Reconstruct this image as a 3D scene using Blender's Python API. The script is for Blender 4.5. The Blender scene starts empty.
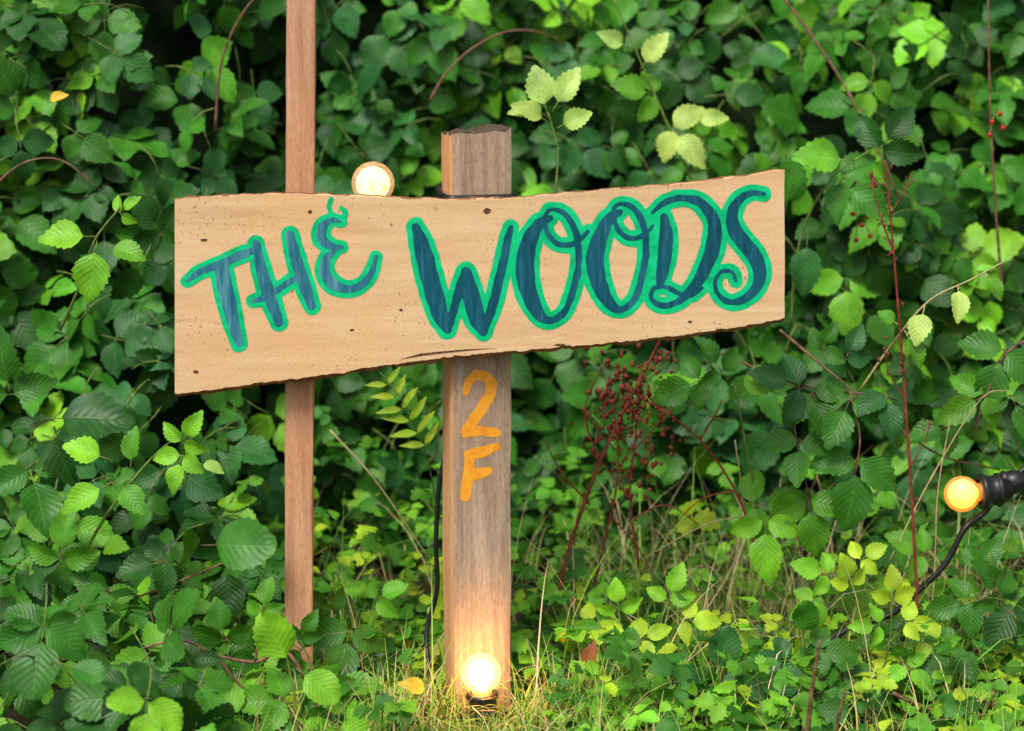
import bpy, math, random
import numpy as np
from mathutils import Vector, Matrix, noise
random.seed(7)
SC = bpy.context.scene
COL = SC.collection
R = math.radians

# ------------------------------------------------------------------ camera
CAM = Vector((0.035, -2.6, 0.89)); PITCH = R(10.5); FPX = 80/36*1024
cd = bpy.data.cameras.new('camera'); cam = bpy.data.objects.new('camera', cd); COL.objects.link(cam)
cam.location = CAM; cam.rotation_euler = (R(90)-PITCH, 0, 0)
cd.lens = 80; cd.sensor_width = 36; cd.clip_end = 200; cd.clip_start = 0.05
cd.dof.use_dof = True; cd.dof.focus_distance = 2.62; cd.dof.aperture_fstop = 4.2
SC.camera = cam
RT = Vector((1,0,0)); FW = Vector((0, math.cos(PITCH), -math.sin(PITCH))); UP = Vector((0, math.sin(PITCH), math.cos(PITCH)))
def ray(px, py): return FW + RT*((px-512)/FPX) + UP*((365.5-py)/FPX)
def P(px, py, Y):
    d = ray(px, py); return CAM + d*((Y-CAM.y)/d.y)
def PN(px, py, pt, n):
    d = ray(px, py); return CAM + d*((pt-CAM).dot(n)/d.dot(n))
def MPP(p): return (p-CAM).dot(FW)/FPX      # metres per pixel at p

# ------------------------------------------------------------------ helpers
def tag(o, label=None, cat=None, group=None, kind=None):
    if label: o['label'] = label
    if cat: o['category'] = cat
    if group: o['group'] = group
    if kind: o['kind'] = kind
    return o
def root(name, loc, label, cat, group=None):
    o = bpy.data.objects.new(name, None); COL.objects.link(o); o.location = loc; o.empty_display_size = .05
    return tag(o, label, cat, group)
def top_root(o):
    v = Vector((0,0,0))
    while o is not None: v += Vector(o.location); o = o.parent
    return v
def mk(name, verts, faces, mats, parent=None, smooth=True, mi=None, attrs=None):
    off = top_root(parent)
    me = bpy.data.meshes.new(name)
    me.from_pydata([tuple(Vector(v)-off) for v in verts], [], faces)
    for m in (mats if isinstance(mats, (list, tuple)) else [mats]): me.materials.append(m)
    if mi is not None: me.polygons.foreach_set('material_index', mi)
    me.polygons.foreach_set('use_smooth', [smooth]*len(me.polygons))
    me.update()
    o = bpy.data.objects.new(name, me); COL.objects.link(o)
    if parent is not None: o.parent = parent
    return o
def catmull(pts, step=8):
    pts = [np.array(p, float) for p in pts]
    if len(pts) < 3: 
        return [pts[0]+(pts[1]-pts[0])*k/step for k in range(step+1)]
    q = [2*pts[0]-pts[1]] + pts + [2*pts[-1]-pts[-2]]
    out = []
    for i in range(1, len(q)-2):
        for k in range(step):
            t = k/step
            out.append(0.5*((2*q[i])+(-q[i-1]+q[i+1])*t+(2*q[i-1]-5*q[i]+4*q[i+1]-q[i+2])*t*t+(-q[i-1]+3*q[i]-3*q[i+1]+q[i+2])*t**3))
    out.append(pts[-1]); return out
class TB:
    def __init__(s): s.v = []; s.f = []
    def tube(s, pts, r0, r1=None, sides=6, step=6, jit=0):
        if r1 is None: r1 = r0
        pts = [Vector(p) for p in catmull([tuple(p) for p in pts], step)]
        n = len(pts); b = len(s.v)
        ref = Vector((0.31, 0.83, 0.47))
        for i, p in enumerate(pts):
            t = (pts[min(i+1,n-1)]-pts[max(i-1,0)]).normalized()
            a = t.cross(ref).normalized(); c = t.cross(a)
            r = (r0+(r1-r0)*i/(n-1))*(1+random.uniform(-jit,jit))
            for k in range(sides):
                th = 2*math.pi*k/sides; s.v.append(p+(a*math.cos(th)+c*math.sin(th))*r)
        for i in range(n-1):
            for k in range(sides):
                k2 = (k+1)%sides
                s.f.append((b+i*sides+k, b+i*sides+k2, b+(i+1)*sides+k2, b+(i+1)*sides+k))
        s.f.append(tuple(b+k for k in range(sides))[::-1]); s.f.append(tuple(b+(n-1)*sides+k for k in range(sides)))
    def blob(s, c, r, seg=8, rings=6, sq=(1,1,1), jit=0):
        b = len(s.v); c = Vector(c)
        s.v.append(c+Vector((0,0,r*sq[2])))
        for i in range(1, rings):
            ph = math.pi*i/rings
            for k in range(seg):
                th = 2*math.pi*k/seg; rr = r*(1+random.uniform(-jit,jit))
                s.v.append(c+Vector((rr*sq[0]*math.sin(ph)*math.cos(th), rr*sq[1]*math.sin(ph)*math.sin(th), rr*sq[2]*math.cos(ph))))
        s.v.append(c-Vector((0,0,r*sq[2])))
        for k in range(seg): s.f.append((b, b+1+k, b+1+(k+1)%seg))
        for i in range(rings-2):
            for k in range(seg):
                a = b+1+i*seg; k2 = (k+1)%seg
                s.f.append((a+k, a+seg+k, a+seg+k2, a+k2))
        a = b+1+(rings-2)*seg; e = len(s.v)-1
        for k in range(seg): s.f.append((a+k, e, a+(k+1)%seg))
    def lathe(s, c, ax, prof, seg=28):
        c = Vector(c); ax = Vector(ax).normalized(); a = ax.cross(Vector((0.2,0.9,0.1))).normalized(); d = ax.cross(a); b = len(s.v)
        for (h, r) in prof:
            for k in range(seg):
                th = 2*math.pi*k/seg; s.v.append(c+ax*h+(a*math.cos(th)+d*math.sin(th))*r)
        for i in range(len(prof)-1):
            for k in range(seg):
                k2 = (k+1)%seg; s.f.append((b+i*seg+k, b+i*seg+k2, b+(i+1)*seg+k2, b+(i+1)*seg+k))
    def build(s, name, mat, parent=None, smooth=True): return mk(name, s.v, s.f, mat, parent, smooth)

# ------------------------------------------------------------------ materials
class NM:
    def __init__(s, name):
        s.m = bpy.data.materials.new(name); s.m.use_nodes = True; s.t = s.m.node_tree; s.n = s.t.nodes; s.n.clear()
        s.out = s.n.new('ShaderNodeOutputMaterial'); s.b = s.n.new('ShaderNodeBsdfPrincipled'); s.l(s.b.outputs[0], s.out.inputs[0])
        s.tc = s.n.new('ShaderNodeTexCoord')
    def l(s, a, b): s.t.links.new(a, b)
    def mp(s, scale, rot=(0,0,0), loc=(0,0,0)):
        m = s.n.new('ShaderNodeMapping'); m.inputs['Scale'].default_value = scale; m.inputs['Rotation'].default_value = rot; m.inputs['Location'].default_value = loc
        s.l(s.tc.outputs['Object'], m.inputs['Vector']); return m.outputs[0]
    def noise(s, vec, scale=1, detail=6, rough=.55, dist=0):
        n = s.n.new('ShaderNodeTexNoise'); n.inputs['Scale'].default_value = scale; n.inputs['Detail'].default_value = detail
        n.inputs['Roughness'].default_value = rough; n.inputs['Distortion'].default_value = dist; s.l(vec, n.inputs['Vector']); return n.outputs['Fac']
    def ramp(s, fac, stops):
        r = s.n.new('ShaderNodeValToRGB'); e = r.color_ramp.elements
        while len(e) < len(stops): e.new(0.5)
        for i, (p, c) in enumerate(stops): e[i].position = p; e[i].color = (*c, 1) if len(c) == 3 else c
        s.l(fac, r.inputs[0]); return r.outputs[0]
    def mix(s, fac, a, b, mode='MIX'):
        m = s.n.new('ShaderNodeMix'); m.data_type = 'RGBA'; m.blend_type = mode
        for v, i in ((fac, m.inputs['Factor']), (a, m.inputs[6]), (b, m.inputs[7])):
            if isinstance(v, (int, float)): i.default_value = v
            elif isinstance(v, tuple): i.default_value = (*v, 1)
            else: s.l(v, i)
        return m.outputs[2]
    def math(s, op, a, b=0.0, clamp=False):
        m = s.n.new('ShaderNodeMath'); m.operation = op; m.use_clamp = clamp
        for v, i in ((a, m.inputs[0]), (b, m.inputs[1])):
            if isinstance(v, (int, float)): i.default_value = v
            else: s.l(v, i)
        return m.outputs[0]
    def bump(s, h, strength=.5, dist=.001):
        b = s.n.new('ShaderNodeBump'); b.inputs['Strength'].default_value = strength; b.inputs['Distance'].default_value = dist
        s.l(h, b.inputs['Height']); s.l(b.outputs[0], s.b.inputs['Normal'])
    def set(s, col=None, rough=None, spec=None):
        if col is not None:
            if isinstance(col, tuple): s.b.inputs['Base Color'].default_value = (*col, 1)
            else: s.l(col, s.b.inputs['Base Color'])
        if rough is not None: 
            if isinstance(rough,(int,float)): s.b.inputs['Roughness'].default_value = rough
            else: s.l(rough, s.b.inputs['Roughness'])
        if spec is not None: s.b.inputs['Specular IOR Level'].default_value = spec
        return s.m

def wood(name, stops, stretch, specks=((75,75,48,.10,.58),(230,230,110,.15,.55)), blotch=None, bump=.5, saws=None, sawmix=.35):
    w = NM(name)
    g = w.noise(w.mp(stretch), 1, 8, .62, .6)
    st2 = tuple(a*3.2 for a in stretch)
    f = w.noise(w.mp(st2, loc=(3,1,7)), 1, 5, .7, .2)
    h = w.math('ADD', w.math('MULTIPLY', g, .65), w.math('MULTIPLY', f, .35))
    c = w.ramp(h, stops)
    if blotch:
        bl = w.ramp(w.noise(w.mp((7,7,7)), 1, 5, .65), [(.42,(0,0,0)), (.7,(1,1,1))])
        c = w.mix(w.math('MULTIPLY', bl, .6), c, blotch)
    saw = w.noise(w.mp(saws or (350,350,350)), 1, 4, .7)
    c = w.mix(sawmix, c, w.ramp(saw, [(.3,(.5,.47,.45)), (.7,(1.08,1.08,1.08))]), 'MULTIPLY')
    if specks:
        for (a_,b_,c_,th_,ty) in specks:
            v = w.n.new('ShaderNodeTexVoronoi'); v.inputs['Scale'].default_value = 1; w.l(w.mp((a_,b_,c_)), v.inputs['Vector'])
            sp = w.math('LESS_THAN', v.outputs['Distance'], th_)
            ms = w.math('GREATER_THAN', w.noise(w.mp((16,16,16), loc=(5,2,2)), 1, 3), ty)
            c = w.mix(w.math('MULTIPLY', w.math('MULTIPLY', sp, ms), .7), c, (.14,.06,.03))
    w.bump(w.math('ADD', h, w.math('MULTIPLY', saw, .4)), bump, .0015)
    return w.set(c, .8, .2)
M_board = wood('board_wood', [(.25,(.56,.31,.15)), (.40,(.74,.48,.26)), (.55,(.84,.59,.34)), (.72,(.90,.70,.46))], (3.5,60,34), blotch=(.84,.47,.20), bump=.6, saws=(420,60,300), sawmix=.36)
M_bark = wood('bark', [(.3,(.08,.028,.014)), (.5,(.30,.13,.06)), (.7,(.55,.30,.15))], (45,160,160), False, (.20,.06,.025), 1)
M_postf = wood('post_wood', [(.25,(.16,.115,.085)), (.42,(.36,.27,.20)), (.55,(.52,.40,.30)), (.75,(.68,.56,.43))], (75,75,4), blotch=(.50,.30,.17), bump=1, saws=(420,420,120), sawmix=.62)
M_postlit = wood('post_lit_side_wood', [(.3,(.52,.24,.09)), (.5,(.78,.40,.18)), (.7,(.85,.52,.28))], (60,60,5), False, None, .6)  # tan side wood, brightened so its colour holds the orange light there
M_end = wood('post_end_grain', [(.3,(.03,.02,.014)), (.5,(.10,.065,.045)), (.7,(.24,.16,.11))], (140,60,60), blotch=None, bump=1)
M_stake = wood('stake_wood', [(.28,(.38,.18,.09)), (.45,(.60,.32,.18)), (.6,(.72,.42,.26)), (.75,(.80,.52,.35))], (80,80,5), False, (.64,.27,.11), .9, (420,420,120), .5)
w = NM('knot_wood'); M_knot = w.set(w.ramp(w.noise(w.mp((400,400,400)),1,4), [(.35,(.03,.014,.008)), (.65,(.24,.11,.05))]), .8, .2)

def paint(name, stops, rough=.35, streak=(60,60,220), rot=(0,0,0), spec=.4):
    w = NM(name); n = w.noise(w.mp(streak, rot), 1, 6, .65, .5); c = w.ramp(n, stops)
    w.bump(n, .35, .001); return w.set(c, rough, spec)
M_out = paint('green_outline_paint', [(.3,(.0,.38,.13)), (.5,(.0,.56,.21)), (.7,(.01,.66,.28))], .5, (30,30,60), spec=.2)
M_fillA = paint('blue_teal_paint', [(.34,(.012,.12,.18)), (.50,(.035,.19,.27)), (.64,(.11,.31,.38)), (.78,(.36,.56,.60))], .3, (150,150,16), (0,R(-14),0))  # palest stop puts glossy highlights into the brush streaks
M_fillB = paint('dark_teal_paint', [(.34,(.003,.06,.09)), (.52,(.006,.10,.15)), (.68,(.02,.16,.22)), (.82,(.14,.36,.42))], .3, (150,150,18), (0,R(-8),0))  # pale end of the ramp paints highlights along the brush streaks
M_orange = paint('orange_paint', [(.3,(.74,.26,.015)), (.5,(.90,.36,.02)), (.7,(.94,.46,.05))], .6, (70,70,70))

def leafmat(name, vein=.35, rough=.45, transl=0, bump=.3, hero=False, spec=.35):
    w = NM(name)
    a = w.n.new('ShaderNodeAttribute'); a.attribute_name = 'col'
    u = w.n.new('ShaderNodeAttribute'); u.attribute_name = 'tuv'
    s = w.n.new('ShaderNodeSeparateXYZ'); w.l(u.outputs['Vector'], s.inputs[0])
    av = w.math('ABSOLUTE', s.outputs[1])
    mid = w.math('SUBTRACT', 1, w.math('MULTIPLY', av, 14), True)
    c = w.math('SUBTRACT', w.math('MULTIPLY', s.outputs[0], 8), w.math('MULTIPLY', av, 2.3))
    fr = w.math('FRACT', w.math('ADD', c, 10))
    tri = w.math('ABSOLUTE', w.math('SUBTRACT', fr, .5))
    side = w.math('MULTIPLY', w.math('SUBTRACT', tri, .42), 10, True)
    v = w.math('MAXIMUM', mid, w.math('MULTIPLY', side, .6))
    bright = w.mix(.25, w.mix(1.0, a.outputs['Color'], (1.6,1.45,1.5), 'MULTIPLY'), (.24,.42,.12))
    col = w.mix(w.math('MULTIPLY', v, vein), a.outputs['Color'], bright)
    nn = w.noise(w.mp((38,38,38)), 1, 2 if not hero else 4, .6)
    col = w.mix(.85, col, w.ramp(nn, [(.25,(.55,.60,.5)), (.75,(1.42,1.32,1.15))]), 'MULTIPLY')
    if hero:
        sp = w.ramp(w.noise(w.mp((160,160,160)), 1, 2), [(.69,(0,0,0)), (.74,(1,1,1))])
        col = w.mix(w.math('MULTIPLY', sp, .5), col, (.12,.075,.03))
    w.bump(w.math('ADD', w.math('MULTIPLY', tri, -1.1), w.math('MULTIPLY', mid, -.6)), bump, .002)
    w.set(col, rough, spec)
    if transl:
        tr = w.n.new('ShaderNodeBsdfTranslucent'); w.l(w.mix(1.0, col, (1.7,1.6,.6), 'MULTIPLY'), tr.inputs[0])
        mx = w.n.new('ShaderNodeMixShader'); mx.inputs[0].default_value = transl
        w.l(w.b.outputs[0], mx.inputs[1]); w.l(tr.outputs[0], mx.inputs[2]); w.l(mx.outputs[0], w.out.inputs[0])
    return w.m
M_leafbg = leafmat('thicket_leaf', .32, .42, 0, .25, spec=.22)
M_leaf = leafmat('bramble_leaf', .4, .40, .15, .3, True, .28)
M_small = leafmat('groundcover_leaf', .25, .5, .2, .25)
w = NM('grass_blade'); a = w.n.new('ShaderNodeAttribute'); a.attribute_name = 'col'; M_grass = w.set(a.outputs['Color'], .55, .3)
def plain(name, c1, c2, rough=.6, sc=120, spec=.3):
    w = NM(name); return w.set(w.ramp(w.noise(w.mp((sc,sc,sc)),1,4), [(.35,c1), (.65,c2)]), rough, spec)
M_redstem = plain('red_stem', (.13,.022,.016), (.30,.06,.035))
M_brown = plain('brown_stem', (.08,.04,.025), (.24,.13,.075))
M_pink = plain('pinkish_stem', (.17,.07,.045), (.30,.15,.09))
M_greenstem = plain('green_stem', (.08,.14,.025), (.20,.27,.06))
M_straw = plain('straw_stem', (.36,.28,.13), (.55,.46,.22))
M_berry = plain('red_berry', (.35,.01,.008), (.5,.03,.015), .35, 60, .4)
M_black = plain('black_rubber', (.008,.008,.009), (.018,.018,.02), .4, 200, .5)
M_brass = plain('brass_cap', (.35,.22,.09), (.55,.36,.15), .35)
w = NM('soil'); n = w.noise(w.mp((14,14,14)),1,8,.7)
w.bump(n, 1, .02); M_soil = w.set(w.ramp(n, [(.3,(.015,.012,.006)), (.5,(.045,.04,.016)), (.7,(.10,.10,.03))]), .95, .1)
w = NM('under_thicket_shade'); n = w.noise(w.mp((18,18,18)),1,4,.7)
M_bankshade = w.set(w.ramp(n, [(.35,(.003,.007,.003)), (.6,(.009,.021,.006)), (.8,(.025,.032,.01))]), .95, .1)  # near-black green: darkness between the leaves painted into the bank
def emis(name, c1, c2, st, samp=True, sc=130, lo=.38, hi=.6):
    w = NM(name); n = w.ramp(w.noise(w.mp((sc,sc,sc)),1,3,.6,.8), [(lo,c1), (hi,c2)])
    w.set((.9,.8,.65), .3, .4); w.l(n, w.b.inputs['Emission Color']); w.b.inputs['Emission Strength'].default_value = st
    if not samp: w.m.cycles.emission_sampling = 'NONE'
    return w.m
def glass(name, c1, c2, st, tr_):
    w = NM(name); n = w.noise(w.mp((260,260,260)),1,3,.6,1.2)
    e = w.ramp(n, [(.36,c1), (.62,c2)])
    w.set((.5,.35,.2), .04, 1.0); w.l(e, w.b.inputs['Emission Color']); w.b.inputs['Emission Strength'].default_value = st  # emission on the glass paints the bulb's warm haze and speckle
    t = w.n.new('ShaderNodeBsdfTransparent'); t.inputs[0].default_value = (1,.93,.82,1)
    mx = w.n.new('ShaderNodeMixShader'); w.l(w.ramp(n, [(.3,(1-tr_-.25,)*3), (.7,(1-tr_+.25,)*3)]), mx.inputs[0])
    w.l(t.outputs[0], mx.inputs[1]); w.l(w.b.outputs[0], mx.inputs[2]); w.l(mx.outputs[0], w.out.inputs[0])
    w.m.cycles.emission_sampling = 'NONE'; return w.m
BM = [(glass('glow_glass_bright', (.9,.34,.05), (1,.72,.36), 1.1, .5), emis('filament_glow_bright', (1,.40,.09), (1,.52,.16), 92)),
      (glass('glow_glass_pale', (.75,.26,.06), (1,.66,.34), .85, .66), emis('filament_glow_pale', (.95,.50,.20), (1,.88,.66), 2.0, False, 170, .42, .58)),
      (glass('glow_glass_amber', (.9,.22,.005), (1,.42,.03), .9, .6), emis('filament_glow_amber', (1,.24,.01), (1,.46,.06), 4.2, True, 150, .42, .58))]

# ------------------------------------------------------------------ leaves (bulk)
def template(wr, prof, n=14, ser=.07, fold=.14, curl=.22, wave=.03, teeth=True):
    v = []; uv = []; f = []
    S = (-1, -.5, 0, .5, 1)
    for i in range(n+1):
        t = i/n; wd = wr*.5*prof(t)
        for s in S:
            e = 1.0
            if abs(s) == 1 and teeth and 0 < i < n: e = 1+(ser if i%2 else -ser)
            y = s*wd*e; x = t
            if abs(s) == 1 and teeth and 0 < i < n: x += .02 if i%2 else -.015
            x += abs(s)*wd*.10
            z = abs(s)*wd*fold*2 - curl*(t-.15)**2 + wave*math.sin(t*9+s*2.2)*abs(s)
            v.append((x,y,z)); uv.append((t, s, 0))
    for i in range(n):
        for k in range(4):
            a = i*5+k; f.append((a, a+5, a+6, a+1))
    return np.array(v), np.array(uv), np.array(f)
ov = lambda t: max(.015, (math.sin(math.pi*min(1,t**.72)))**.75*(1-.22*t**3))
acu = lambda t: max(.012, (math.sin(math.pi*min(1,t**.70)))**.75*(1-.32*t**3))
rd = lambda t: max(.015, (math.sin(math.pi*t**.82))**.62)
nar = lambda t: max(.02, (math.sin(math.pi*t**.8))**.9)
TPL = [template(.74, ov), template(.84, rd, ser=.04, fold=.08, curl=.15), template(.64, ov, fold=.2, curl=.3), template(.78, rd, ser=.05, fold=.14, curl=-.1, wave=.05),
       template(.30, nar, teeth=True, ser=.05), template(.95, ov, n=8, ser=.2, fold=.1),
       template(.80, acu, n=11, ser=.05, fold=.10, curl=.17, wave=.02), template(.72, ov, n=11, ser=.05, fold=.16, curl=.3, wave=.02), template(.86, acu, n=11, ser=.04, fold=.07, curl=.05, wave=.04)]
class LB:
    def __init__(s): s.items = []
    def add(s, tpl, pos, d, n, size, col):
        d = Vector(d).normalized(); n = Vector(n); n = (n-d*n.dot(d)).normalized(); y = n.cross(d)
        s.items.append((tpl, np.array([[d.x*size,y.x*size,n.x*size],[d.y*size,y.y*size,n.y*size],[d.z*size,y.z*size,n.z*size]]), np.array(tuple(pos)), col))
    def build(s, name, mat, parent=None):
        off = np.array(tuple(top_root(parent)))
        V=[];U=[];C=[];F=[];base=0
        for k,(tv,tu,tf) in enumerate(TPL):
            it = [i for i in s.items if i[0]==k]
            if not it: continue
            A = np.stack([i[1] for i in it]); Q = np.stack([i[2] for i in it]); c = np.array([i[3] for i in it])
            vv = np.einsum('nij,vj->nvi', A, tv) + Q[:,None,:] - off
            m = len(it); nv = len(tv)
            V.append(vv.reshape(-1,3)); U.append(np.tile(tu,(m,1)))
            cc = np.concatenate([c, np.ones((m,1))],1); C.append(np.repeat(cc, nv, 0))
            F.append((tf[None]+ (np.arange(m)*nv)[:,None,None]).reshape(-1,4)+base); base += m*nv
        V=np.concatenate(V);U=np.concatenate(U);C=np.concatenate(C);F=np.concatenate(F)
        return bulk(name, V, F, C, U, mat, parent)
def bulk(name, V, F, C, U, mat, parent=None):
    me = bpy.data.meshes.new(name); nf = len(F); k = F.shape[1]
    me.vertices.add(len(V)); me.vertices.foreach_set('co', V.astype(np.float32).ravel())
    me.loops.add(nf*k); me.loops.foreach_set('vertex_index', F.astype(np.int32).ravel())
    me.polygons.add(nf); me.polygons.foreach_set('loop_start', np.arange(0,nf*k,k,dtype=np.int32))
    me.polygons.foreach_set('use_smooth', np.ones(nf,dtype=bool))
    me.update(calc_edges=True); me.validate()
    a = me.attributes.new('col','FLOAT_COLOR','POINT'); a.data.foreach_set('color', C.astype(np.float32).ravel())
    if U is not None:
        a = me.attributes.new('tuv','FLOAT_VECTOR','POINT'); a.data.foreach_set('vector', U.astype(np.float32).ravel())
    me.materials.append(mat)
    o = bpy.data.objects.new(name, me); COL.objects.link(o)
    if parent is not None: o.parent = parent
    return o
U_ = random.uniform
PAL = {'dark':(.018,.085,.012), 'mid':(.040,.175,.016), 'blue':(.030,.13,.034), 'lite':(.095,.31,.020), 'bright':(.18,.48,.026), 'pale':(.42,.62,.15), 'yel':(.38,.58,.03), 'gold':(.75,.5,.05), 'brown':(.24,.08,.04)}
def jc(c, j=.22):
    c = PAL[c] if isinstance(c, str) else c; k = 1+U_(-j,j); return (c[0]*k*(1+U_(-j,j)*.6), c[1]*k, c[2]*k*(1+U_(-j,j)*.6))
def compound(lb, tb, hub, d, n, size, col, num, tset=(0,1,2,3), petiole=True, j=.22, tilt=.25):
    d = Vector(d).normalized(); n = Vector(n); n = (n-d*n.dot(d)).normalized(); y = n.cross(d); hub = Vector(hub)
    angs = {1:[0], 3:[0,72,-72], 5:[0,55,-55,118,-118]}[num]
    base = jc(col, j)
    for a in angs:
        a2 = R(a+U_(-12,12)); dd = (d*math.cos(a2)+y*math.sin(a2)+n*U_(-.3,.12)).normalized()
        nn = n+Vector((U_(-tilt,tilt),U_(-tilt,tilt),U_(-tilt,tilt)))
        sz = size*(1 if a==0 else .86 if abs(a)<80 else .68)*U_(.88,1.12)
        off = size*(.28 if a==0 else .06)
        p0 = hub+dd*off
        lb.add(random.choice(tset), p0, dd, nn, sz, jc(base,.12))
        if tb is not None: tb.tube([hub-n*.001, p0+dd*size*.08-n*.001], .0009, .0007, 4, 1)
    if tb is not None and petiole:
        tb.tube([hub, hub-d*size*.5-n*size*.15, hub-d*size*.9-n*size*.55], .0009, .0013, 4, 3)

# ------------------------------------------------------------------ setting: ground and bank
def sst(a,b,x): t = max(0,min(1,(x-a)/(b-a))); return t*t*(3-2*t)
def nz(x,y,z=0,s=1): return noise.noise(Vector((x*s,y*s,z*s)))
def gz(x,y): return .018*nz(x,y,0,3)+.008*nz(x,y,5,11) - .03*sst(0,-1.5,y)
def face(x,z):
    L = sst(-.26,-.42,x); Rr = sst(.33,.62,x); C = 1-L-Rr
    y = L*(.10+.58*z) + C*(.50+.50*z) + Rr*(.28+.58*z)
    return y + .22*nz(x,z,1,2.5) + .09*nz(x,z,4,6)
vs=[];fs=[]
gx = [-40,-20,-10,-6,-4,-3]+[-2.5+.06*i for i in range(84)]+[3,4,6,10,20,40]
gy = [-40,-20,-10,-6,-4,-3]+[-2.5+.06*i for i in range(67)]+[2,3,5,10,20,40]
for yy in gy:
    for xx in gx: vs.append((xx,yy,gz(xx,yy)-.004))
W=len(gx)
for j in range(len(gy)-1):
    for i in range(W-1): fs.append((j*W+i,j*W+i+1,(j+1)*W+i+1,(j+1)*W+i))
tag(mk('ground', vs, fs, M_soil), kind='structure')
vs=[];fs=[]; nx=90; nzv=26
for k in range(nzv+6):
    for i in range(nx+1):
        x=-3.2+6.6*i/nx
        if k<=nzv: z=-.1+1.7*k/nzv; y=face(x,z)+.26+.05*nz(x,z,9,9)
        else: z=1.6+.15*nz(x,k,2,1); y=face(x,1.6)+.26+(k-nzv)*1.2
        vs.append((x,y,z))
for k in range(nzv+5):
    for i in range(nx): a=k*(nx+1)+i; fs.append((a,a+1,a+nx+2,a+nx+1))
tag(mk('bank', vs, fs, M_bankshade), kind='structure')

# ------------------------------------------------------------------ thicket (stuff)
lb = LB(); tb = TB()
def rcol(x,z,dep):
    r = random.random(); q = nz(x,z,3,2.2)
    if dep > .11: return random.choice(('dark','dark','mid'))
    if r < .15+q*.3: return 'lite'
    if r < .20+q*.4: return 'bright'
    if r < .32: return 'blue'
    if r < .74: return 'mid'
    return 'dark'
for i in range(4300):
    x = U_(-1.4,1.6); z = U_(0.0,1.32)
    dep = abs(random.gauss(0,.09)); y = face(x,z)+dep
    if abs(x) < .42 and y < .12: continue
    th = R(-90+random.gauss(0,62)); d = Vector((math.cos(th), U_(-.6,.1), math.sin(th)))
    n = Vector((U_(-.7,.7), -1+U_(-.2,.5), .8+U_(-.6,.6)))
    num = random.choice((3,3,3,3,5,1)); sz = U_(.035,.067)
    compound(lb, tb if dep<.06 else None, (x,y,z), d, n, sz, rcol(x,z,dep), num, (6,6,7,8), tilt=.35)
for i in range(300):
    x=U_(-1.5,1.7); y=face(x,1.45)+U_(0,1.3); compound(lb,None,(x,y,1.55+U_(-.1,.15)),(U_(-1,1),U_(-1,.2),.1),(U_(-.4,.4),-.4,1),.08,'mid',3,(6,7))
th = lb.build('bramble_thicket', M_leafbg)
tag(th, 'dense mass of dark green bramble leaves filling the bank behind the sign', 'brambles', kind='stuff')
o = tb.build('bramble_stems', M_greenstem); o.parent = th; tag(o, kind='stuff')

# low brambles bottom left
lb = LB(); tb = TB()
for i in range(350):
    x = U_(-1.2,-.14); y = U_(-.45,.35); z = gz(x,y)+U_(.01,.17)*sst(-.12,-.38,x)+.015
    if y < .02 and x > -.27: z = gz(x,y)+U_(.01,.05)
    th2 = R(-90+random.gauss(0,85)); d = Vector((math.cos(th2), -.5+U_(-.4,.4), math.sin(th2)*.6))
    compound(lb, tb, (x,y,z), d, (U_(-.8,.8),-.75,.9), U_(.036,.060), random.choice(('mid','dark','dark','lite','mid','mid','bright','dark')), random.choice((3,3,5,1)), tilt=.45)
o1 = lb.build('low_brambles', M_leaf); tag(o1, 'low bramble foliage spreading over the ground at bottom left', 'brambles', kind='stuff')
o = tb.build('bramble_stems', M_greenstem); o.parent = o1; tag(o, kind='stuff')

# small-leaved ground cover
lb = LB()
for i in range(3200):
    x = U_(-.35,1.25); y = random.choice((U_(-.35,.75), U_(.05,.65), U_(-.25,.3)))
    if x < .10 and y < .02 and random.random() < .5: continue
    if abs(x) < .08 and -.4 < y < -.02: continue
    if y > .12 and nz(x,y,12,4) > .20: continue
    z = gz(x,y)+abs(random.gauss(0,.038+.04*sst(.1,.5,y)))+.008
    q = nz(x,y,7,3)
    c = 'yel' if random.random() < .18+q*.4 else random.choice(('lite','bright','mid','lite','bright','mid'))
    if y > .4: c = random.choice(('mid','lite','bright','lite','dark'))
    th2 = U_(0,6.28); compound(lb, None, (x,y,z), (math.cos(th2),math.sin(th2)-.3,U_(-.2,.3)), (U_(-.7,.7),-.6+U_(-.6,.6),1), random.choice((U_(.014,.024),U_(.02,.036))), c, random.choice((3,3,1)), (5,5,6), j=.2, tilt=.45)
tag(lb.build('ground_cover', M_small), 'low yellow-green creeping plants carpeting the ground right of the post', 'ground cover', kind='stuff')

# grass
def grass(nb, region, hmin, hmax, cols, wd=.0011):
    V=[];F=[];C=[]
    for i in range(nb):
        x,y = region(); z = gz(x,y)-.004; h = U_(hmin,hmax); a = U_(0,6.28); lean = U_(.3,1.9)
        if abs(x-.002) < .035 and -.4 < y < -.03: h = min(h,.042)
        dx,dy = math.cos(a),math.sin(a); px_,py_ = -dy,dx
        c = jc(random.choice(cols),.2); b = len(V); ww = wd*U_(.6,1.7)
        for k in range(6):
            t = k/5; ang = lean*t; r = h*t*math.sin(ang)*.8; zz = h*t*math.cos(ang*.85); q = ww*(1-t*.9)
            V.append((x+dx*r+px_*q,y+dy*r+py_*q,z+zz)); V.append((x+dx*r-px_*q,y+dy*r-py_*q,z+zz)); C += [(*c,1)]*2
        for k in range(5): F.append((b+2*k,b+2*k+1,b+2*k+3,b+2*k+2))
    return np.array(V),np.array(F),np.array(C)
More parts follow.
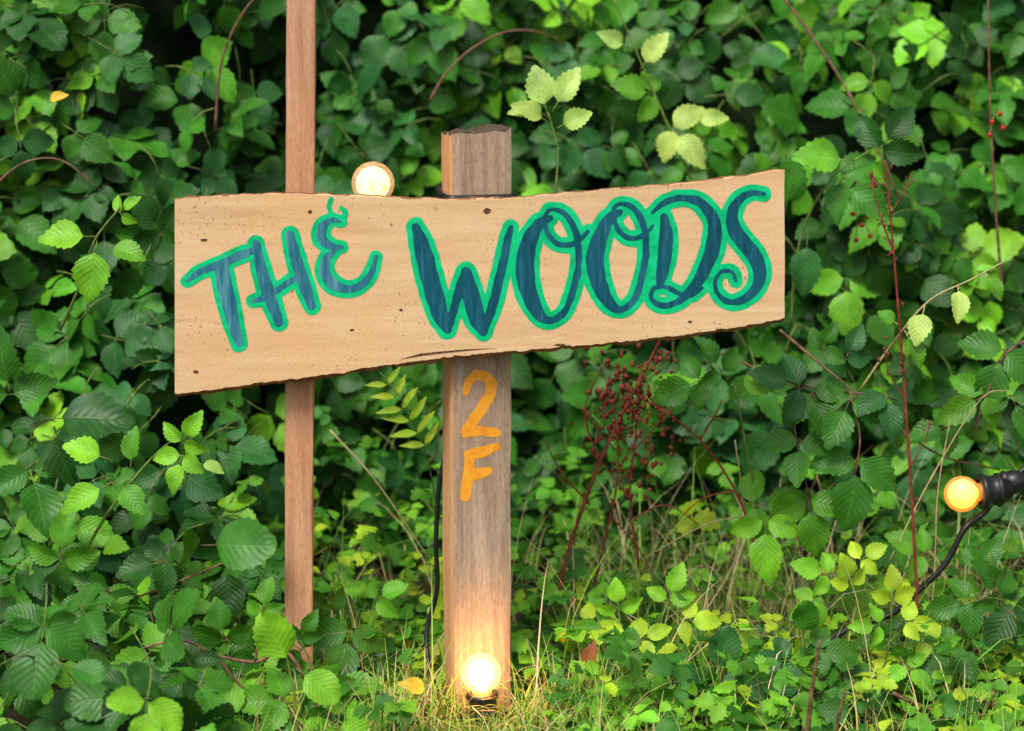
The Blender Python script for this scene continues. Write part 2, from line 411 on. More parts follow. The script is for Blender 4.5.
def reg():
    r = random.random()
    if r < .40:
        while True:
            x,y=U_(-.32,.16),U_(-.35,.2)
            if nz(x,y,2,9) > -.12: return x,y
    if r < .46: return random.gauss(0,.03),U_(-.16,-.1)
    if r < .82: return U_(.1,1.1),U_(-.3,.55)
    return U_(-.9,1.2),U_(-.4,.6)
V,F,C = grass(8000, reg, .025, .12, [(.22,.42,.04),(.32,.48,.07),(.15,.34,.03),(.40,.48,.10),(.62,.50,.24),(.52,.40,.16),(.18,.40,.04)])
tag(bulk('grass', V,F,C,None,M_grass), 'short yellow-green and straw grass around the foot of the post', 'grass', kind='stuff')
def reg2():
    if random.random() < .6: return U_(.1,.85),U_(.05,.5)
    return U_(-.3,1.0),U_(-.15,.6)
V,F,C = grass(950, reg2, .08,.26, [(.62,.47,.24),(.68,.55,.31),(.50,.36,.16),(.32,.50,.08),(.26,.46,.06)], .0009)
tag(bulk('dry_grass', V,F,C,None,M_grass), 'long dry straw stalks tangled in the ground cover behind and beside the post', 'dry grass', kind='stuff')

# ------------------------------------------------------------------ sign
YF = -.0675
base = P(476,700,0); sign = root('wooden_sign', (base.x,0,0), 'hand-painted wooden board reading THE WOODS nailed to a short thick post', 'sign')
def pl(pts, x):
    for (x0,y0),(x1,y1) in zip(pts, pts[1:]):
        if x <= x1: return y0+(y1-y0)*(x-x0)/(x1-x0)
    return pts[-1][1]
TOPc = [(175,199),(240,195),(300,194),(400,198),(440,200),(480,199),(520,198),(560,194),(620,189),(700,182),(750,175),(785,170)]
BOTc = [(175,396),(210,392),(260,385),(310,379),(380,368),(440,360),(510,353),(600,346),(680,337),(740,329),(785,320)]
NC = 170; NR = 8
verts=[];faces=[];mi=[]
def ring(x):
    r = []
    nt = 1.3*nz(x*.05,0,1)+.9*nz(x*.2,3,1); nb = 2.0*nz(x*.045,5,1)+1.6*nz(x*.17,8,1)+.8*nz(x*.5,8,1)
    yt = pl(TOPc,x)+nt; yb = pl(BOTc,x)+nb-2
    rt = max(.2, .6+1.6*nz(x*.06,2,9)); rb = max(1.2, 3.0+3.2*nz(x*.05,7,9))
    for k in range(NR+1): r.append(P(x, yt+(yb-yt)*k/NR, YF))
    r.append(P(x, yb+rb, YF+.005)); 
    q = P(x, yb+rb*.7, YF+.006); r.append(Vector((q.x, YF+.022, q.z-.001)))
    q = P(x, yt-rt, YF+.005); r.append(Vector((q.x, YF+.022, q.z-.0005)))
    r.append(P(x, yt-rt, YF+.003))
    return r
rl = NR+5
for i in range(NC+1):
    x = 175+609.5*i/NC
    rr = ring(x)
    if i in (0,NC): rr = [v+Vector((.0010*nz(k,0,i,1.3),0,0)) for k,v in enumerate(rr)]
    verts += rr
for i in range(NC):
    for k in range(rl):
        a=i*rl+k; b=i*rl+(k+1)%rl; faces.append((a,b,b+rl,a+rl))
        mi.append(0 if (k<NR or (k==rl-1 and nz(i*.13,4,4)<.12)) else 1)
faces.append(tuple(range(rl))[::-1]); mi.append(0); faces.append(tuple(NC*rl+k for k in range(rl))); mi.append(0)
board = mk('board', verts, faces, [M_board,M_bark], sign, False, mi)
def irregular(cx,cy,rx,ry,Y,name,mat,parent,n=14):
    v=[P(cx+rx*math.cos(6.283*k/n)*U_(.75,1.15), cy+ry*math.sin(6.283*k/n)*U_(.75,1.15), Y) for k in range(n)]
    return mk(name, v, [tuple(range(n))[::-1]], mat, parent, False)
for (cx,cy,rx,ry) in ((487,211,4,3.5),(204,240,4,1.6),(560,345,6,1.3),(310,212,2.5,2),(740,205,2,1.6),(401,310,2,1.5),(196,372,3,2),(352,330,2.2,1.4),(690,322,2.5,1.5)):
    irregular(cx,cy,rx,ry,YF-.0002,'knot',M_knot,sign)
v=[P(x,y,YF-.00022) for x,y in ((398,360),(420,353.5),(445,351),(470,349),(498,348),(470,350.6),(446,353),(422,356))]
mk('split',v,[tuple(range(8))[::-1]],M_knot,sign,False)

def field_mesh(strokes, grow, level_noise, seedz, x0,x1,y0,y1, tomap, step=.8, wk=1.0):
    S=[]
    for st in strokes: S += [p for p in catmull(st, 12)]
    S=np.array(S)
    xs=np.arange(x0,x1,step); ys=np.arange(y0,y1,step); X,Y=np.meshgrid(xs,ys)
    D=np.full(X.shape,1e9)
    for (cx,cy,w_) in S: D=np.minimum(D, np.hypot(X-cx,Y-cy)-(w_*wk if w_>0 else w_)*.5)
    D -= grow
    N=np.array([[nz(a*.10,b*.10,seedz) for a in xs] for b in ys]); D += N*level_noise
    V=[];F=[];idx={}
    def vid(key, p):
        if key not in idx: idx[key]=len(V); V.append(tomap(*p))
        return idx[key]
    ny,nx_=D.shape
    ins=D<0
    for j in range(ny-1):
        for i in range(nx_-1):
            c=[(i,j),(i+1,j),(i+1,j+1),(i,j+1)]
            s=[ins[b,a] for a,b in c]
            if not any(s): continue
            poly=[]
            for k in range(4):
                a,b=c[k]; a2,b2=c[(k+1)%4]
                if s[k]: poly.append(vid((a,b),(xs[a],ys[b])))
                if s[k]!=s[(k+1)%4]:
                    d0=D[b,a]; d1=D[b2,a2]; t=d0/(d0-d1)
                    key=('e',min((a,b),(a2,b2)),max((a,b),(a2,b2)))
                    poly.append(vid(key,(xs[a]+(xs[a2]-xs[a])*t, ys[b]+(ys[b2]-ys[b])*t)))
            if len(poly)>=3: F.append(tuple(poly[::-1]))
    return V,F
LET = {
 'T': (M_fillA, [[(187,281,3),(200,272,6),(225,262,8),(243,254,8),(256,249,5)], [(221,268,15),(228,300,15),(234,325,12),(239,343,8)]]),
 'H': (M_fillA, [[(256,244,8),(262,272,12),(270,298,13),(279,322,9)], [(290,235,9),(297,262,12),(305,287,12),(312,306,8)], [(253,301,4),(266,297,6),(285,285,6),(300,275,6)]]),
 'E': (M_fillA, [[(331,199,-5.5),(329,207,-5.5),(333,216,-5),(341,219,-5),(346,213,-5.5),(341,208,-6)], [(341,222,2),(331,220,5),(322,228,9),(322,239,10),(331,246,7),(342,247,3)], [(337,249,3),(327,258,8),(325,272,11),(333,284,11),(347,289,8),(361,285,7),(371,273,6),(376,257,3)]]),
 'W': (M_fillB, [[(416,227,9),(423,250,18),(431,283,20),(440,313,18),(447,329,10)], [(447,329,9),(454,308,9),(461,285,10),(466,272,10)], [(466,272,11),(471,296,19),(477,318,18),(483,331,10)], [(483,331,9),(491,310,10),(498,285,10),(504,258,9),(508,238,8),(511,227,5)]]),
 'O': (M_fillB, [[(550,218,6),(538,225,12),(528,245,18),(525,270,20),(530,296,18),(541,316,12),(553,320,7),(566,309,7),(575,283,7),(579,258,7),(576,233,7),(566,215,6),(552,209,4),(545,217,4),(547,232,5),(556,243,5),(568,245,5),(580,240,4),(588,231,3)]]),
 'o': (M_fillB, [[(620,212,6),(609,219,12),(599,240,17),(595,262,19),(600,286,17),(610,304,12),(622,309,7),(635,298,7),(643,272,7),(646,247,7),(643,223,7),(632,207,6),(619,204,4),(613,212,4),(617,227,5),(626,237,5),(637,238,5),(647,232,4),(653,225,3)]]),
 'D': (M_fillB, [[(664,217,8),(666,232,14),(665,252,16),(662,272,13),(659,286,7)], [(652,213,3),(664,203,6),(682,198,7),(701,203,10),(714,222,14),(713,246,16),(705,268,14),(692,289,10),(675,303,7),(660,305,6),(651,298,4),(654,288,4),(666,287,5),(680,294,5),(692,295,4),(702,288,3)]]),
 'S': (M_fillB, [[(764,194,4),(751,193,6),(739,200,9),(732,214,12),(734,229,15),(744,243,16),(755,257,16),(760,273,14),(755,289,11),(742,300,8),(729,302,6),(718,294,5),(715,282,4),(721,272,4),(732,272,4),(736,281,3)]]),
}
ctr = 0
for k,(mf,st) in LET.items():
    ctr += 1
    xs=[p[0] for s_ in st for p in s_]; ys=[p[1] for s_ in st for p in s_]
    bb=(min(xs)-20,max(xs)+20,min(ys)-20,max(ys)+20)
    wk = .90 if mf is M_fillB else .95
    g = 5.8 if mf is M_fillB else 5.2
    lift = .00035+.00005*(ctr%2)
    V,F = field_mesh(st, g, .8, ctr, *bb, lambda a,b: P(a,b,YF-lift), wk=wk)
    L = mk('painted_letter', V, F, M_out, sign, False)
    L['label'] = 'teal letter %s outlined in bright green' % {'o':'O, second of the two','O':'O, first of the two'}.get(k,k)
    V,F = field_mesh(st, .2, .9, ctr+20, *bb, lambda a,b: P(a,b,YF-lift-.0003), wk=wk)
    mk('paint_fill', V, F, mf, L, False)

# post
PA = R(12); PW = .0358
pn = Vector((math.sin(PA), -math.cos(PA), 0)); pr = Vector((math.cos(PA), math.sin(PA), 0))
ztop = P(476,133,-.035).z
def box_post(name, cbot, ctop, hw, hd, rgt, nrm, mats, parent, rows=40, wob=.0012, slant=0, rag=.0016):
    v=[];f=[];mi=[]; nseg=7
    per=[]
    for s in range(4):
        for k in range(nseg):
            t=-1+2*k/nseg; per.append({0:(t,1),1:(1,-t),2:(-t,-1),3:(-1,t)}[s])
    n=len(per)
    for i in range(rows+1):
        c=cbot.lerp(ctop,i/rows)
        for k,(a,b) in enumerate(per):
            e = .94 if abs(a)==1 and abs(b)==1 else 1
            jx = wob*nz(a*3+i*.25,b*3,k*.3,1.0)
            z = slant*a if i==rows else 0
            if i==rows: z += U_(-rag,rag)
            p = c+rgt*(a*hw*e+jx)+nrm*(b*hd*e+ (0 if b==1 and abs(a)<1 else jx)); p.z += z; v.append(p)
    for i in range(rows):
        for k in range(n):
            a=i*n+k; b=i*n+(k+1)%n; f.append((a,b,b+n,a+n)); mi.append(1 if k//nseg in (3,) else 0)
    f.append(tuple(rows*n+k for k in range(n))); mi.append(2)
    return mk(name,v,f,mats,parent,False,mi)
cx = P(476,420,0).x
box_post('post', Vector((cx,0,-.25)), Vector((cx+.001,0,ztop)), PW, PW, pr, pn, [M_postf,M_postlit,M_end], sign, slant=.003, rag=.0028)
fp = Vector((cx,0,0))+pn*(PW+.0004)
DIG = {'digit':('orange painted number 2', [[(466,391,6),(470,380,9),(480,375,10),(490,381,11),(490,394,11),(482,408,11),(473,421,10),(465,432,9)], [(465,434,8),(478,431,9),(490,432,9),(498,433,6)]]),
       'letter':('orange painted letter F', [[(470,455,9),(468,475,11),(465,497,10)], [(468,455,9),(481,452,10),(496,447,8)], [(468,476,8),(478,474,10),(488,471,8)]])}
for k,(lab,st) in DIG.items():
    xs=[p[0] for s_ in st for p in s_]; ys=[p[1] for s_ in st for p in s_]
    V,F=field_mesh(st,.3,1.4,33,min(xs)-12,max(xs)+12,min(ys)-12,max(ys)+12, lambda a,b: PN(a,b,fp,pn))
    o=mk('painted_'+k,V,F,M_orange,sign,False); o['label']=lab

# tall stake
t0=P(301.5,-60,-.02); t1=P(298.5,690,-.02); dd=(t1-t0); bot=t0+dd*((t0.z+.2)/(t0.z-t1.z)) ; topp=t0-dd*.12
stk=root('wooden_stake',(t1.x,-.02,0),'tall thin orange-brown wooden stake behind the left part of the board','stake')
sa=R(3)
box_post('shaft',bot,topp,.0163,.014,Vector((math.cos(sa),math.sin(sa),0)),Vector((math.sin(sa),-math.cos(sa),0)),[M_stake,M_stake,M_end],stk,60,.001)

# ------------------------------------------------------------------ bulbs
def bulb(c, rad, ax, mats, label, core=.6, sk=1.0):
    c=Vector(c); ax=Vector(ax).normalized()
    r_=root('light_bulb', c+ax*rad*2.6, label, 'light bulb')
    t=TB(); prof=[(-rad,.0002)]+[(-rad*math.cos(R(a)),rad*math.sin(R(a))) for a in range(10,146,9)]+[(rad*.92,rad*.5),(rad*1.05,rad*.46)]
    t.lathe(c,ax,prof,36); t.build('glass_globe',mats[0],r_)
    t=TB(); t.lathe(c+ax*rad*.02,ax,[(-rad*core,.0002)]+[(-rad*core*math.cos(R(a)),rad*core*math.sin(R(a))) for a in range(10,146,9)]+[(rad*.9,rad*.2)],20); t.build('glowing_filament',mats[1],r_)
    t=TB(); t.lathe(c,ax,[(rad*.98,rad*.49),(rad*1.1,rad*.53),(rad*1.2,rad*.49),(rad*1.3,rad*.53),(rad*1.45,rad*.5)],28); t.build('screw_cap',M_brass,r_)
    t=TB(); t.lathe(c,ax,[(rad*1.0,rad*.57*sk),(rad*1.02,rad*.76*sk),(rad*1.18,rad*.84*sk),(rad*1.34,rad*.76*sk),(rad*1.42,rad*.70*sk),(rad*1.95,rad*.66*sk),(rad*2.0,rad*.76*sk),(rad*2.15,rad*.76*sk),(rad*2.2,rad*.64*sk),(rad*2.7,rad*.55*sk),(rad*2.85,rad*.3*sk),(rad*2.86,.0002)],28)
    t.build('socket',M_black,r_)
    return r_
m1=MPP(Vector((0,-.08,.1)))
bulb(P(481,673,-.09),20*m1,(.05,.02,-1),BM[0],'glowing round bulb standing in the grass at the foot of the post',.66)
bulb(P(373,183,-.015),21.5*MPP(P(373,183,-.015)),(.08,.05,-1),BM[1],'pale round bulb peeking over the top edge of the board',.8)
pb=P(962,494,.10); ax3=(RT*.93+UP*.08+Vector((0,.1,0)))
bulb(pb,18*MPP(pb),ax3,BM[2],'amber lit bulb in a black socket at the right edge of the brambles',.82,1.25)
# cables
rc=root('cable',(P(436,690,.02).x,.02,0),'black cable looped round the post above the board and hanging behind it','cable')
t=TB()
tc=[]
zc=P(476,198,-.04).z
for a in range(0,361,15):
    th_=R(a-90); k=max(abs(math.cos(th_)),abs(math.sin(th_)))
    rr_=.0398/ (k**.75)
    tc.append(Vector((cx,0,zc+.009*max(0,-math.sin(th_))**1.5))+pr*(math.cos(th_)*rr_)-pn*(-math.sin(th_)*rr_))
t.tube(tc,.0036,None,8,3)
t.tube([tc[-1]+Vector((0,.076,-.004)), P(440,215,.05), P(452,300,.06), P(455,380,.06), P(452,430,.06), P(440,480,.055),P(436,540,.05),P(437,590,.05),P(427,630,.045),P(430,668,.02),P(448,705,-.03),P(478,722,-.075)],.0031,None,8,6)
t.tube([P(373,232,-.012), P(380,250,.0), P(410,260,.04), P(438,235,.05)],.003,None,8,6)
t.build('cord',M_black,rc)
rc=root('cable',(P(960,600,.12).x,.12,0),'black cable running from the amber bulb socket down into the undergrowth','cable')
t=TB(); e=pb+ax3.normalized()*18.5*MPP(pb)*2.2
t.tube([P(1075,430,.16),P(1040,455,.14),P(1014,478,.13),e+Vector((0,0,.004)),P(985,512,.11),P(965,528,.10),P(948,560,.10),P(925,585,.1),P(890,615,.1),P(850,628,.1),P(815,655,.08),P(790,690,.05)],.0038,None,8,6)
t.tube([P(1000,478,.11),P(1024,487,.11),P(1050,515,.11)],.010,.008,10,5)
t.blob(P(1014,482,.11),.015,14,10,(1.2,1,1))
t.build('cord',M_black,rc)

# ------------------------------------------------------------------ individual plants
def dirv(ang, dep): a=R(ang); return RT*math.cos(a)+UP*math.sin(a)-FW*dep
def plant(name,label,cat,stems,leaves,smat=None,group=None,extra=None,lmat=None):
    smat=smat or M_greenstem
    s0=stems[0][0]; p=P(s0[0],s0[1],s0[2]); r_=root(name,(p.x,p.y,max(0,p.z)),label,cat,group)
    t=TB()
    for st in stems:
        w_=st[0][3] if len(st[0])>3 else .0016
        t.tube([P(*q[:3]) for q in st],w_,w_*.5,6,6,.1)
    l=LB()
    for (px,py,Y,sz,ang,num,c) in leaves:
        h=P(px,py,Y); tset=(0,2)
        compound(l,t,h,dirv(ang,U_(.05,.4)),-FW+Vector((U_(-.3,.3),0,U_(.25,.6))),sz*MPP(h),c,abs(num),(1,3,0) if num<0 else tset,petiole=False,j=.1)
    t.build('stem',smat,r_)
    if l.items: l.build('foliage',lmat or M_leaf,r_)
    if extra: extra(r_)
    return r_
plant('bramble_shoot','bright bramble shoot with serrated leaves left of the board','bramble',
  [[(60,330,.02,.002),(80,285,.0),(95,240,-.02),(122,205,-.02)]],
  [(96,236,-.02,44,185,1,'bright'),(97,240,-.02,46,-100,1,'bright'),(104,244,-.02,38,-10,1,'lite'),(120,214,-.02,22,40,3,'bright')])
plant('bramble_shoot','upright bramble shoot with pale new leaves at its tip, lower left','bramble',
  [[(80,560,-.02,.002),(110,510,-.04),(150,460,-.05),(185,430,-.06)]],
  [(112,482,-.04,50,195,1,'bright'),(118,480,-.05,36,-60,1,'lite'),(112,460,-.04,44,165,1,'bright'),(130,470,-.05,36,80,1,'lite'),(182,455,-.06,34,250,3,'bright'),(182,442,-.06,28,60,3,'bright'),(196,462,-.06,26,-20,1,'pale')])
plant('bramble_shoot','dark heavily veined bramble leaves at the left edge, below the board corner','bramble',
  [[(30,520,.03,.002),(45,460,.02),(60,430,.02)]],[(45,418,.02,66,0,1,'dark'),(50,425,.02,50,-70,1,'dark'),(30,470,.02,56,-60,3,'mid'),(10,395,.02,52,100,3,'mid')])
plant('bramble_cane','pinkish bramble cane with broad leaf near the foot of the stake','bramble',
  [[(60,640,-.02,.0022),(120,605,-.03),(170,585,-.04),(230,560,-.05)]],[(200,545,-.05,62,5,-1,'mid'),(165,560,-.05,42,200,3,'dark'),(110,590,-.04,46,-120,3,'mid'),(150,612,-.06,38,-60,3,'mid'),(60,560,-.04,44,90,3,'lite')],M_pink)
plant('bramble_cane','red arching bramble cane with small leaves, bottom left corner area','bramble',
  [[(330,735,-.16,.0026),(290,655,-.15),(255,662,-.15),(215,655,-.15),(180,640,-.15),(120,655,-.15)],[(255,662,-.15,.002),(262,630,-.15),(285,612,-.15)],[(215,655,-.15,.002),(240,685,-.16),(262,700,-.16)]],
  [(165,655,-.15,48,190,3,'lite'),(185,690,-.16,48,-80,3,'mid'),(225,640,-.15,38,100,3,'mid'),(262,612,-.15,28,80,3,'lite'),(140,700,-.17,46,200,3,'bright')],M_pink)
plant('bramble_shoot','glossy oval-leaved shoot in the foreground just left of the stake foot','bramble',
  [[(300,760,-.2,.002),(295,700,-.2),(285,650,-.2)]],[(292,668,-.2,48,120,-1,'bright'),(296,668,-.2,40,-40,-1,'bright'),(305,705,-.2,46,-60,-1,'bright'),(285,700,-.2,44,170,-3,'lite'),(240,715,-.22,50,185,-3,'bright'),(330,722,-.22,40,-20,-1,'bright')])
plant('bramble_shoot','dark green leaf spray between the stake and the post, low down','bramble',
  [[(350,700,.0,.0018),(352,660,.02),(345,620,.03)]],[(350,630,.02,48,-100,3,'mid'),(368,655,.02,36,-30,3,'dark'),(330,612,.04,34,130,3,'mid'),(375,600,.06,30,30,3,'lite')])
plant('bramble_shoot','small mid-green leaves crossing the foot of the stake','bramble',
  [[(330,735,-.08,.0016),(318,680,-.07),(300,640,-.07)]],[(302,650,-.07,34,150,3,'mid'),(312,668,-.07,36,-120,3,'lite'),(300,638,-.07,26,60,3,'mid'),(322,690,-.08,36,-60,3,'mid')])
plant('bramble_spray','hanging bramble spray of blue-green leaves right of the board end','bramble',
  [[(700,345,.3,.002),(760,370,.2),(800,385,.12),(850,392,.1),(900,400,.1)],[(850,392,.1,.0016),(860,440,.08),(850,490,.08)],[(800,385,.12,.0016),(795,430,.1),(810,500,.1)]],
  [(800,388,.1,46,165,3,'blue'),(812,392,.1,44,-60,3,'mid'),(850,400,.09,50,-110,3,'mid'),(885,392,.09,42,-70,3,'blue'),(858,460,.08,56,-95,3,'mid'),(800,440,.09,42,-100,3,'mid'),(808,500,.09,46,-80,3,'lite'),(845,360,.1,32,70,3,'blue'),(820,350,.1,28,50,3,'mid')],M_brown)
plant('bramble_shoot','bright serrated leaf group under the right end of the board','bramble',
  [[(760,520,.15,.0018),(745,440,.14),(735,385,.13)]],[(730,385,.12,46,15,1,'bright'),(722,372,.14,38,130,3,'mid'),(752,505,.12,50,5,3,'lite'),(765,520,.1,48,-100,3,'bright'),(700,380,.16,38,190,3,'mid')])
plant('bramble_shoot','upright grey-green leaves in the foreground ground cover, right of the post','bramble',
  [[(725,735,-.06,.0018),(720,690,-.06),(718,650,-.06)]],[(718,680,-.06,48,90,-1,'blue'),(712,690,-.07,36,150,-1,'blue'),(730,695,-.07,36,20,-3,'mid'),(770,705,-.08,38,60,-3,'blue'),(690,720,-.08,36,140,-1,'lite')])
plant('bramble_shoot','small leafy shoot with rounded leaves, bottom right','bramble',
  [[(800,700,-.02,.0018),(803,660,-.02),(802,620,-.02)]],[(803,640,-.02,38,80,-1,'mid'),(815,650,-.02,34,-10,-3,'mid'),(790,660,-.02,30,190,-3,'blue'),(845,690,-.04,38,-30,-3,'mid')])
plant('leafy_weed','yellow-green lobed weed in front of the dark red stalk','weed',
  [[(880,680,.0,.0014),(890,640,.0),(892,590,.0)],[(880,680,0,.0012),(850,620,.0),(830,565,.02)],[(880,680,0,.0012),(915,650,0),(930,610,.02)]],
  [(892,600,.0,28,90,3,'yel'),(880,625,-.01,28,170,3,'bright'),(905,622,-.01,26,10,3,'yel'),(850,585,.01,28,100,3,'yel'),(828,575,.02,30,150,3,'bright'),(815,600,.0,28,220,3,'bright'),(925,640,0,28,-20,3,'yel'),(905,665,-.02,28,-50,3,'bright'),(860,560,.03,24,40,3,'yel')],lmat=M_small)
plant('leafy_weed','pale leafy weed patch between the post and the red stems','weed',
  [[(620,700,-.02,.0013),(622,650,.0),(618,600,.02)],[(620,700,-.02,.0013),(650,650,.0),(668,600,.03)]],
  [(618,610,.02,28,100,3,'bright'),(605,625,.02,24,180,3,'lite'),(640,640,.0,28,20,3,'yel'),(668,600,.03,30,70,3,'bright'),(685,620,.02,28,-10,3,'yel'),(600,665,-.02,28,200,3,'bright'),(645,680,-.03,28,-40,3,'bright')],lmat=M_small)
plant('young_sapling','pale green sapling with upright pointed leaves behind the board, right of the post top','sapling',
  [[(556,260,.2,.002),(556,190,.2),(558,150,.2),(548,112,.2)]],[(548,116,.2,44,115,1,'pale'),(552,112,.2,42,62,1,'pale'),(550,122,.2,34,165,1,'pale'),(556,128,.2,30,15,1,'pale'),(542,110,.21,26,175,1,'pale')])
plant('young_sapling','out-of-focus pale leaves on a long thin stem at the top, right of the centre','sapling',
  [[(700,200,.5,.002),(670,130,.5),(640,60,.5),(612,-5,.5)]],[(672,128,.5,40,-40,3,'pale'),(655,95,.5,34,170,3,'lite'),(640,70,.5,34,60,1,'pale'),(630,48,.5,30,150,1,'pale'),(690,120,.5,32,10,1,'pale')])
fr=plant('fern_frond','yellow-green feathery frond below the board, left of the post','fern',
  [[(440,520,.3,.0012),(425,450,.26),(405,405,.24),(380,372,.24)]],[])
l=LB()
for k in range(6):
    t_=k/5; px=425-38*t_; py=445-60*t_
    for s_ in (1,-1): h=P(px,py,.24); l.add(4,h,dirv(118+s_*60+U_(-8,8),.15),-FW+UP*.4+RT*U_(-.4,.4),(30-12*abs(t_-.35))*MPP(h),jc('yel',.15))
l.build('foliage',M_small,fr)
plant('bramble_shoot','large soft bramble leaves at the upper right behind the board','bramble',
  [[(790,330,.40,.002),(800,240,.38),(830,180,.36),(870,150,.36)]],[(855,160,.34,54,180,1,'lite'),(808,232,.38,54,-100,1,'blue'),(785,215,.38,48,95,1,'mid'),(840,180,.36,50,-30,3,'mid'),(880,150,.36,48,60,3,'dark')],lmat=M_leafbg)
plant('arching_shoot','pale arching shoot with narrow leaves, right of the board','shoot',
  [[(860,390,.1,.0016),(895,340,.08),(930,300,.06),(970,280,.06),(1003,262,.06)]],[(925,305,.06,34,-95,1,'pale'),(905,330,.06,30,-60,1,'lite'),(958,284,.06,30,-80,1,'pale'),(985,272,.06,24,-50,1,'lite'),(900,325,.06,22,150,1,'lite')],M_straw)
plant('bramble_spray','bramble leaves hanging at the right edge beside the amber bulb','bramble',
  [[(1060,330,.2,.002),(1010,350,.18),(985,400,.16),(975,430,.16)]],[(1005,350,.17,50,-120,3,'mid'),(985,395,.16,42,-150,3,'lite'),(1010,395,.16,44,-70,3,'mid'),(950,425,.18,34,200,3,'mid')],M_brown)
plant('bramble_spray','dense leaf cluster low at the right edge, below the amber bulb','bramble',
  [[(1040,660,.06,.002),(1000,600,.08),(975,560,.1)]],[(1000,595,.06,42,120,3,'mid'),(1010,610,.04,48,-60,3,'dark'),(970,600,.05,38,200,3,'mid'),(978,568,.08,28,60,3,'mid'),(960,650,.0,42,-150,-3,'mid'),(925,555,.1,34,160,3,'lite'),(935,520,.14,24,170,3,'mid')],M_brown)
def seeds(pts, n, spread, mat, rr=.0022, name='seed_head'):
    def f(r_):
        t=TB()
        for i in range(n):
            q=random.choice(pts); c=P(q[0]+random.gauss(0,spread*.5),q[1]+random.gauss(0,spread*.8),q[2]+U_(-.01,.01)); t.blob(c,rr*U_(.5,1.4),5,4,(U_(.6,1.3),1,U_(.8,1.8)),.35)
        o=t.build(name,mat,r_); o['kind']='stuff'
    return f
plant('dock_plant','tall thin dark red dry stalk standing right of the board','stalk',
  [[(918,640,.06,.0022),(915,560,.06),(910,470,.06),(903,370,.06),(896,280,.06),(889,200,.06),(886,160,.06)],[(893,250,.06,.0012),(880,215,.06),(872,180,.06)],[(890,215,.06,.001),(905,190,.06),(912,172,.06)],[(905,400,.06,.001),(890,375,.06),(884,350,.06)],[(909,470,.06,.001),(925,440,.06),(930,420,.06)]],
  [],M_redstem,extra=seeds([(873,182,.06),(880,215,.06),(889,190,.06),(908,180,.06),(887,170,.06),(893,255,.06),(898,300,.06),(885,352,.06),(903,370,.06),(929,425,.06),(911,500,.06)],60,7,M_redstem,.0016))
for (lab,stems,sp) in (
  ('dark red dead dock stem leaning left under the board',[[(556,600,.16,.0026),(575,530,.17),(605,450,.18),(650,360,.2),(670,320,.2)],[(600,465,.18,.0015),(585,410,.18),(606,360,.18)],[(590,505,.18,.0014),(560,470,.19),(545,440,.19)]],[(655,355,.2),(645,380,.2),(600,380,.18),(628,405,.19)]),
  ('dark red dead dock stem leaning right under the board',[[(760,560,.18,.0022),(735,490,.19),(690,430,.2),(620,385,.2)],[(700,440,.2,.0014),(715,415,.2),(722,400,.2)],[(735,490,.19,.0012),(700,500,.19),(670,530,.19)]],[(640,400,.2),(668,418,.2),(625,385,.2)]),
  ('twiggy dark red stem with seed clusters, centre of the red stems',[[(640,570,.2,.0020),(630,500,.2),(636,430,.21),(640,365,.22)],[(630,500,.2,.0014),(608,470,.2),(588,450,.2)],[(634,450,.2,.0012),(660,420,.2),(680,375,.2)],[(631,520,.2,.0012),(665,505,.2),(700,525,.2)]],[(632,430,.21),(640,395,.22),(628,450,.2),(650,425,.2),(622,410,.2),(640,470,.2)]),
  ('sparse rust-red dead stem just right of the post under the board',[[(590,600,.22,.0018),(605,540,.22),(618,470,.22),(612,390,.23)],[(610,515,.22,.0012),(640,550,.22),(660,590,.22)],[(615,450,.22,.0012),(590,420,.22),(575,400,.22)]],[(612,405,.23),(618,470,.22),(600,430,.22)])):
    plant('dead_dock_plant',lab,'dead plant',stems,[],M_redstem,extra=seeds(sp,85,22,M_redstem,.0026))
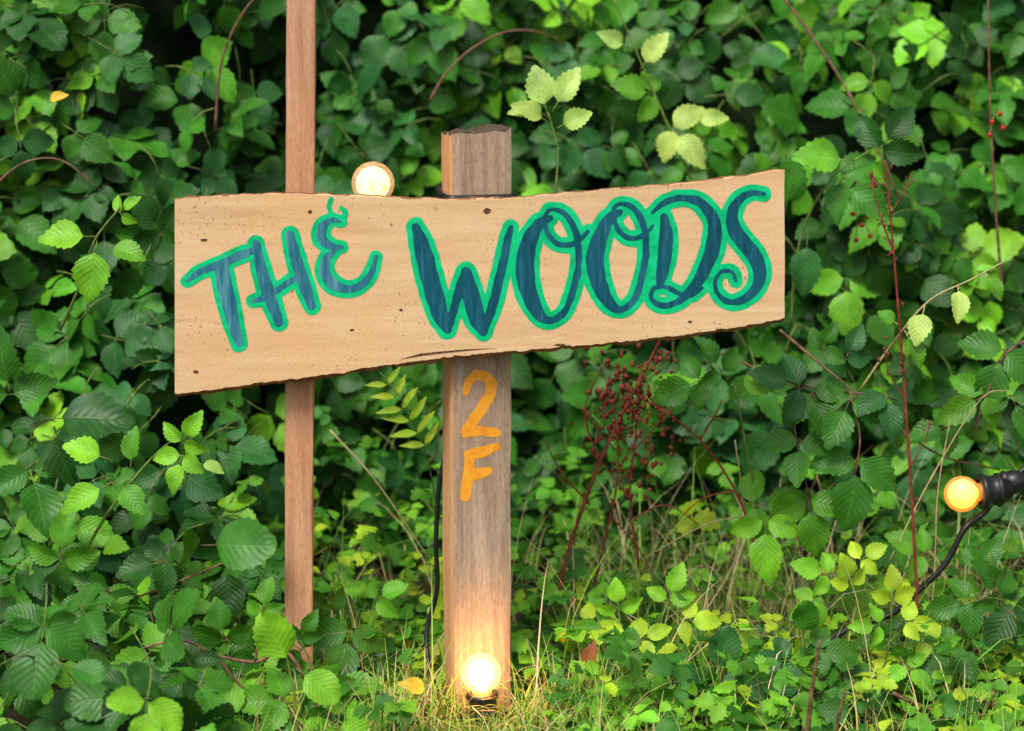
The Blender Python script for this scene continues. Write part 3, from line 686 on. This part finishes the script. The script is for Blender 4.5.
for lab,st,mt in (
  ('thin brown cane crossing the leaves at top right',[(770,-20,.62,.0026),(815,40,.6),(850,95,.56),(885,165,.5),(900,200,.5)],M_brown),
  ('reddish upright cane near the right edge at the top',[(1003,300,.5,.0022),(995,200,.5),(990,100,.52),(988,-10,.54)],M_brown),
  ('brownish cane arching over the leaves left of the post top',[(430,100,.6,.0018),(445,75,.6),(470,50,.6),(505,32,.6),(540,32,.6),(565,45,.64)],M_pink),
  ('pinkish cane arching at the upper left',[(215,130,.45,.0022),(222,60,.45),(245,10,.45),(275,-20,.45)],M_brown),
  ('brown curved cane at the left edge above the bright shoot',[(-20,200,.25,.002),(20,165,.24),(60,160,.24),(100,190,.25)],M_brown),
  ('pale stalk slanting through the leaves under the board, left of the post',[(330,430,.28,.0014),(375,480,.26),(430,560,.22)],M_straw),
  ('thin straw stalk leaning beside the dark red stalk',[(890,560,.1,.0011),(930,480,.12),(980,400,.14),(1010,390,.14)],M_straw),
  ('brown cane running down right of the board end',[(780,330,.3,.002),(840,380,.24),(930,450,.2),(1000,470,.22)],M_brown),
  ('thin straw stalk rising just left of the amber bulb',[(930,640,.1,.0011),(935,560,.1),(938,490,.1),(950,420,.12)],M_straw),
  ('pale dry stalk lying across the undergrowth, right of the red stems',[(640,560,.25,.0013),(720,520,.22),(800,520,.22),(860,540,.2)],M_straw),
  ('long pale dry stalk rising behind the ground cover, right of the post',[(700,620,.15,.0012),(735,560,.2),(742,500,.22),(735,440,.24)],M_straw),
  ('blurred brown stick in the foreground, bottom right',[(805,760,-.3,.003),(812,690,-.3),(820,640,-.3)],M_brown),
  ('second blurred brown stick in the foreground, nearer the right edge',[(833,770,-.32,.0026),(838,720,-.32),(846,690,-.32)],M_brown),
  ('fallen brown twig lying in the grass at the bottom right',[(885,690,-.05,.003),(940,712,-.06),(1000,716,-.06),(1050,720,-.06)],M_brown)):
    plant('dead_cane',lab,'cane',[st],[],mt)
for lab,pos in (('small cluster of red berries in the leaves right of the board',[(853,214),(862,225),(868,216),(856,240),(870,236)]),('red berries near the top right corner',[(992,122),(1000,114),(1003,128),(990,135)])):
    p=P(*pos[0],.40); r_=root('berry_cluster',p,lab,'berries')
    for q in pos:
        c=P(q[0],q[1],.40); t=TB(); t.blob(c,.0036,10,8); t.build('berry',M_berry,r_)
    t=TB()
    for q in pos: t.tube([P(q[0],q[1],.402),P(pos[0][0]+4,pos[0][1]-14,.42)],.0006,None,4,3)
    t.build('stalk',M_greenstem,r_)
for lab,px,py,Y,sz,ang,c in (('yellow leaf among the grass left of the post foot',425,690,-.06,28,160,'gold'),('small reddish-brown curled leaf standing in the weeds right of the post',588,668,-.05,28,80,'brown'),('golden leaf in the thicket near the top left corner',50,100,.36,19,20,'gold'),('orange-brown dead leaf low beside the stake',300,590,.0,22,100,'brown'),('yellow leaf lying right of the post foot',560,640,.05,16,30,'gold')):
    h=P(px,py,Y); r_=root('fallen_leaf',h,lab,'leaf'); l=LB(); l.add(2,h,dirv(ang,.2),-FW+UP*.6+RT*U_(-.5,.5),sz*MPP(h),PAL[c]); l.build('blade',M_leaf,r_)

# ------------------------------------------------------------------ light
w=bpy.data.worlds.new('World'); SC.world=w; w.use_nodes=True; nt=w.node_tree; bg=nt.nodes['Background']
sky=nt.nodes.new('ShaderNodeTexSky'); sky.sky_type='NISHITA'; sky.sun_disc=False; sky.sun_elevation=R(55); sky.sun_rotation=R(205)
sky.air_density=1; sky.dust_density=4
hs=nt.nodes.new('ShaderNodeHueSaturation'); hs.inputs['Saturation'].default_value=.35; hs.inputs['Value'].default_value=1.1
nt.links.new(sky.outputs[0],hs.inputs['Color']); nt.links.new(hs.outputs[0],bg.inputs[0]); bg.inputs[1].default_value=.135
sd=bpy.data.lights.new('sun','SUN'); sd.energy=2.6; sd.angle=R(18); sd.color=(1,.95,.86); so=bpy.data.objects.new('sun',sd); COL.objects.link(so)
az=R(205); el=R(55); dv=Vector((math.sin(az)*math.cos(el), math.cos(az)*math.cos(el), math.sin(el))); so.rotation_euler=dv.to_track_quat('Z','Y').to_euler()
SC.view_settings.view_transform='Standard'; SC.view_settings.look='None'; SC.view_settings.exposure=0
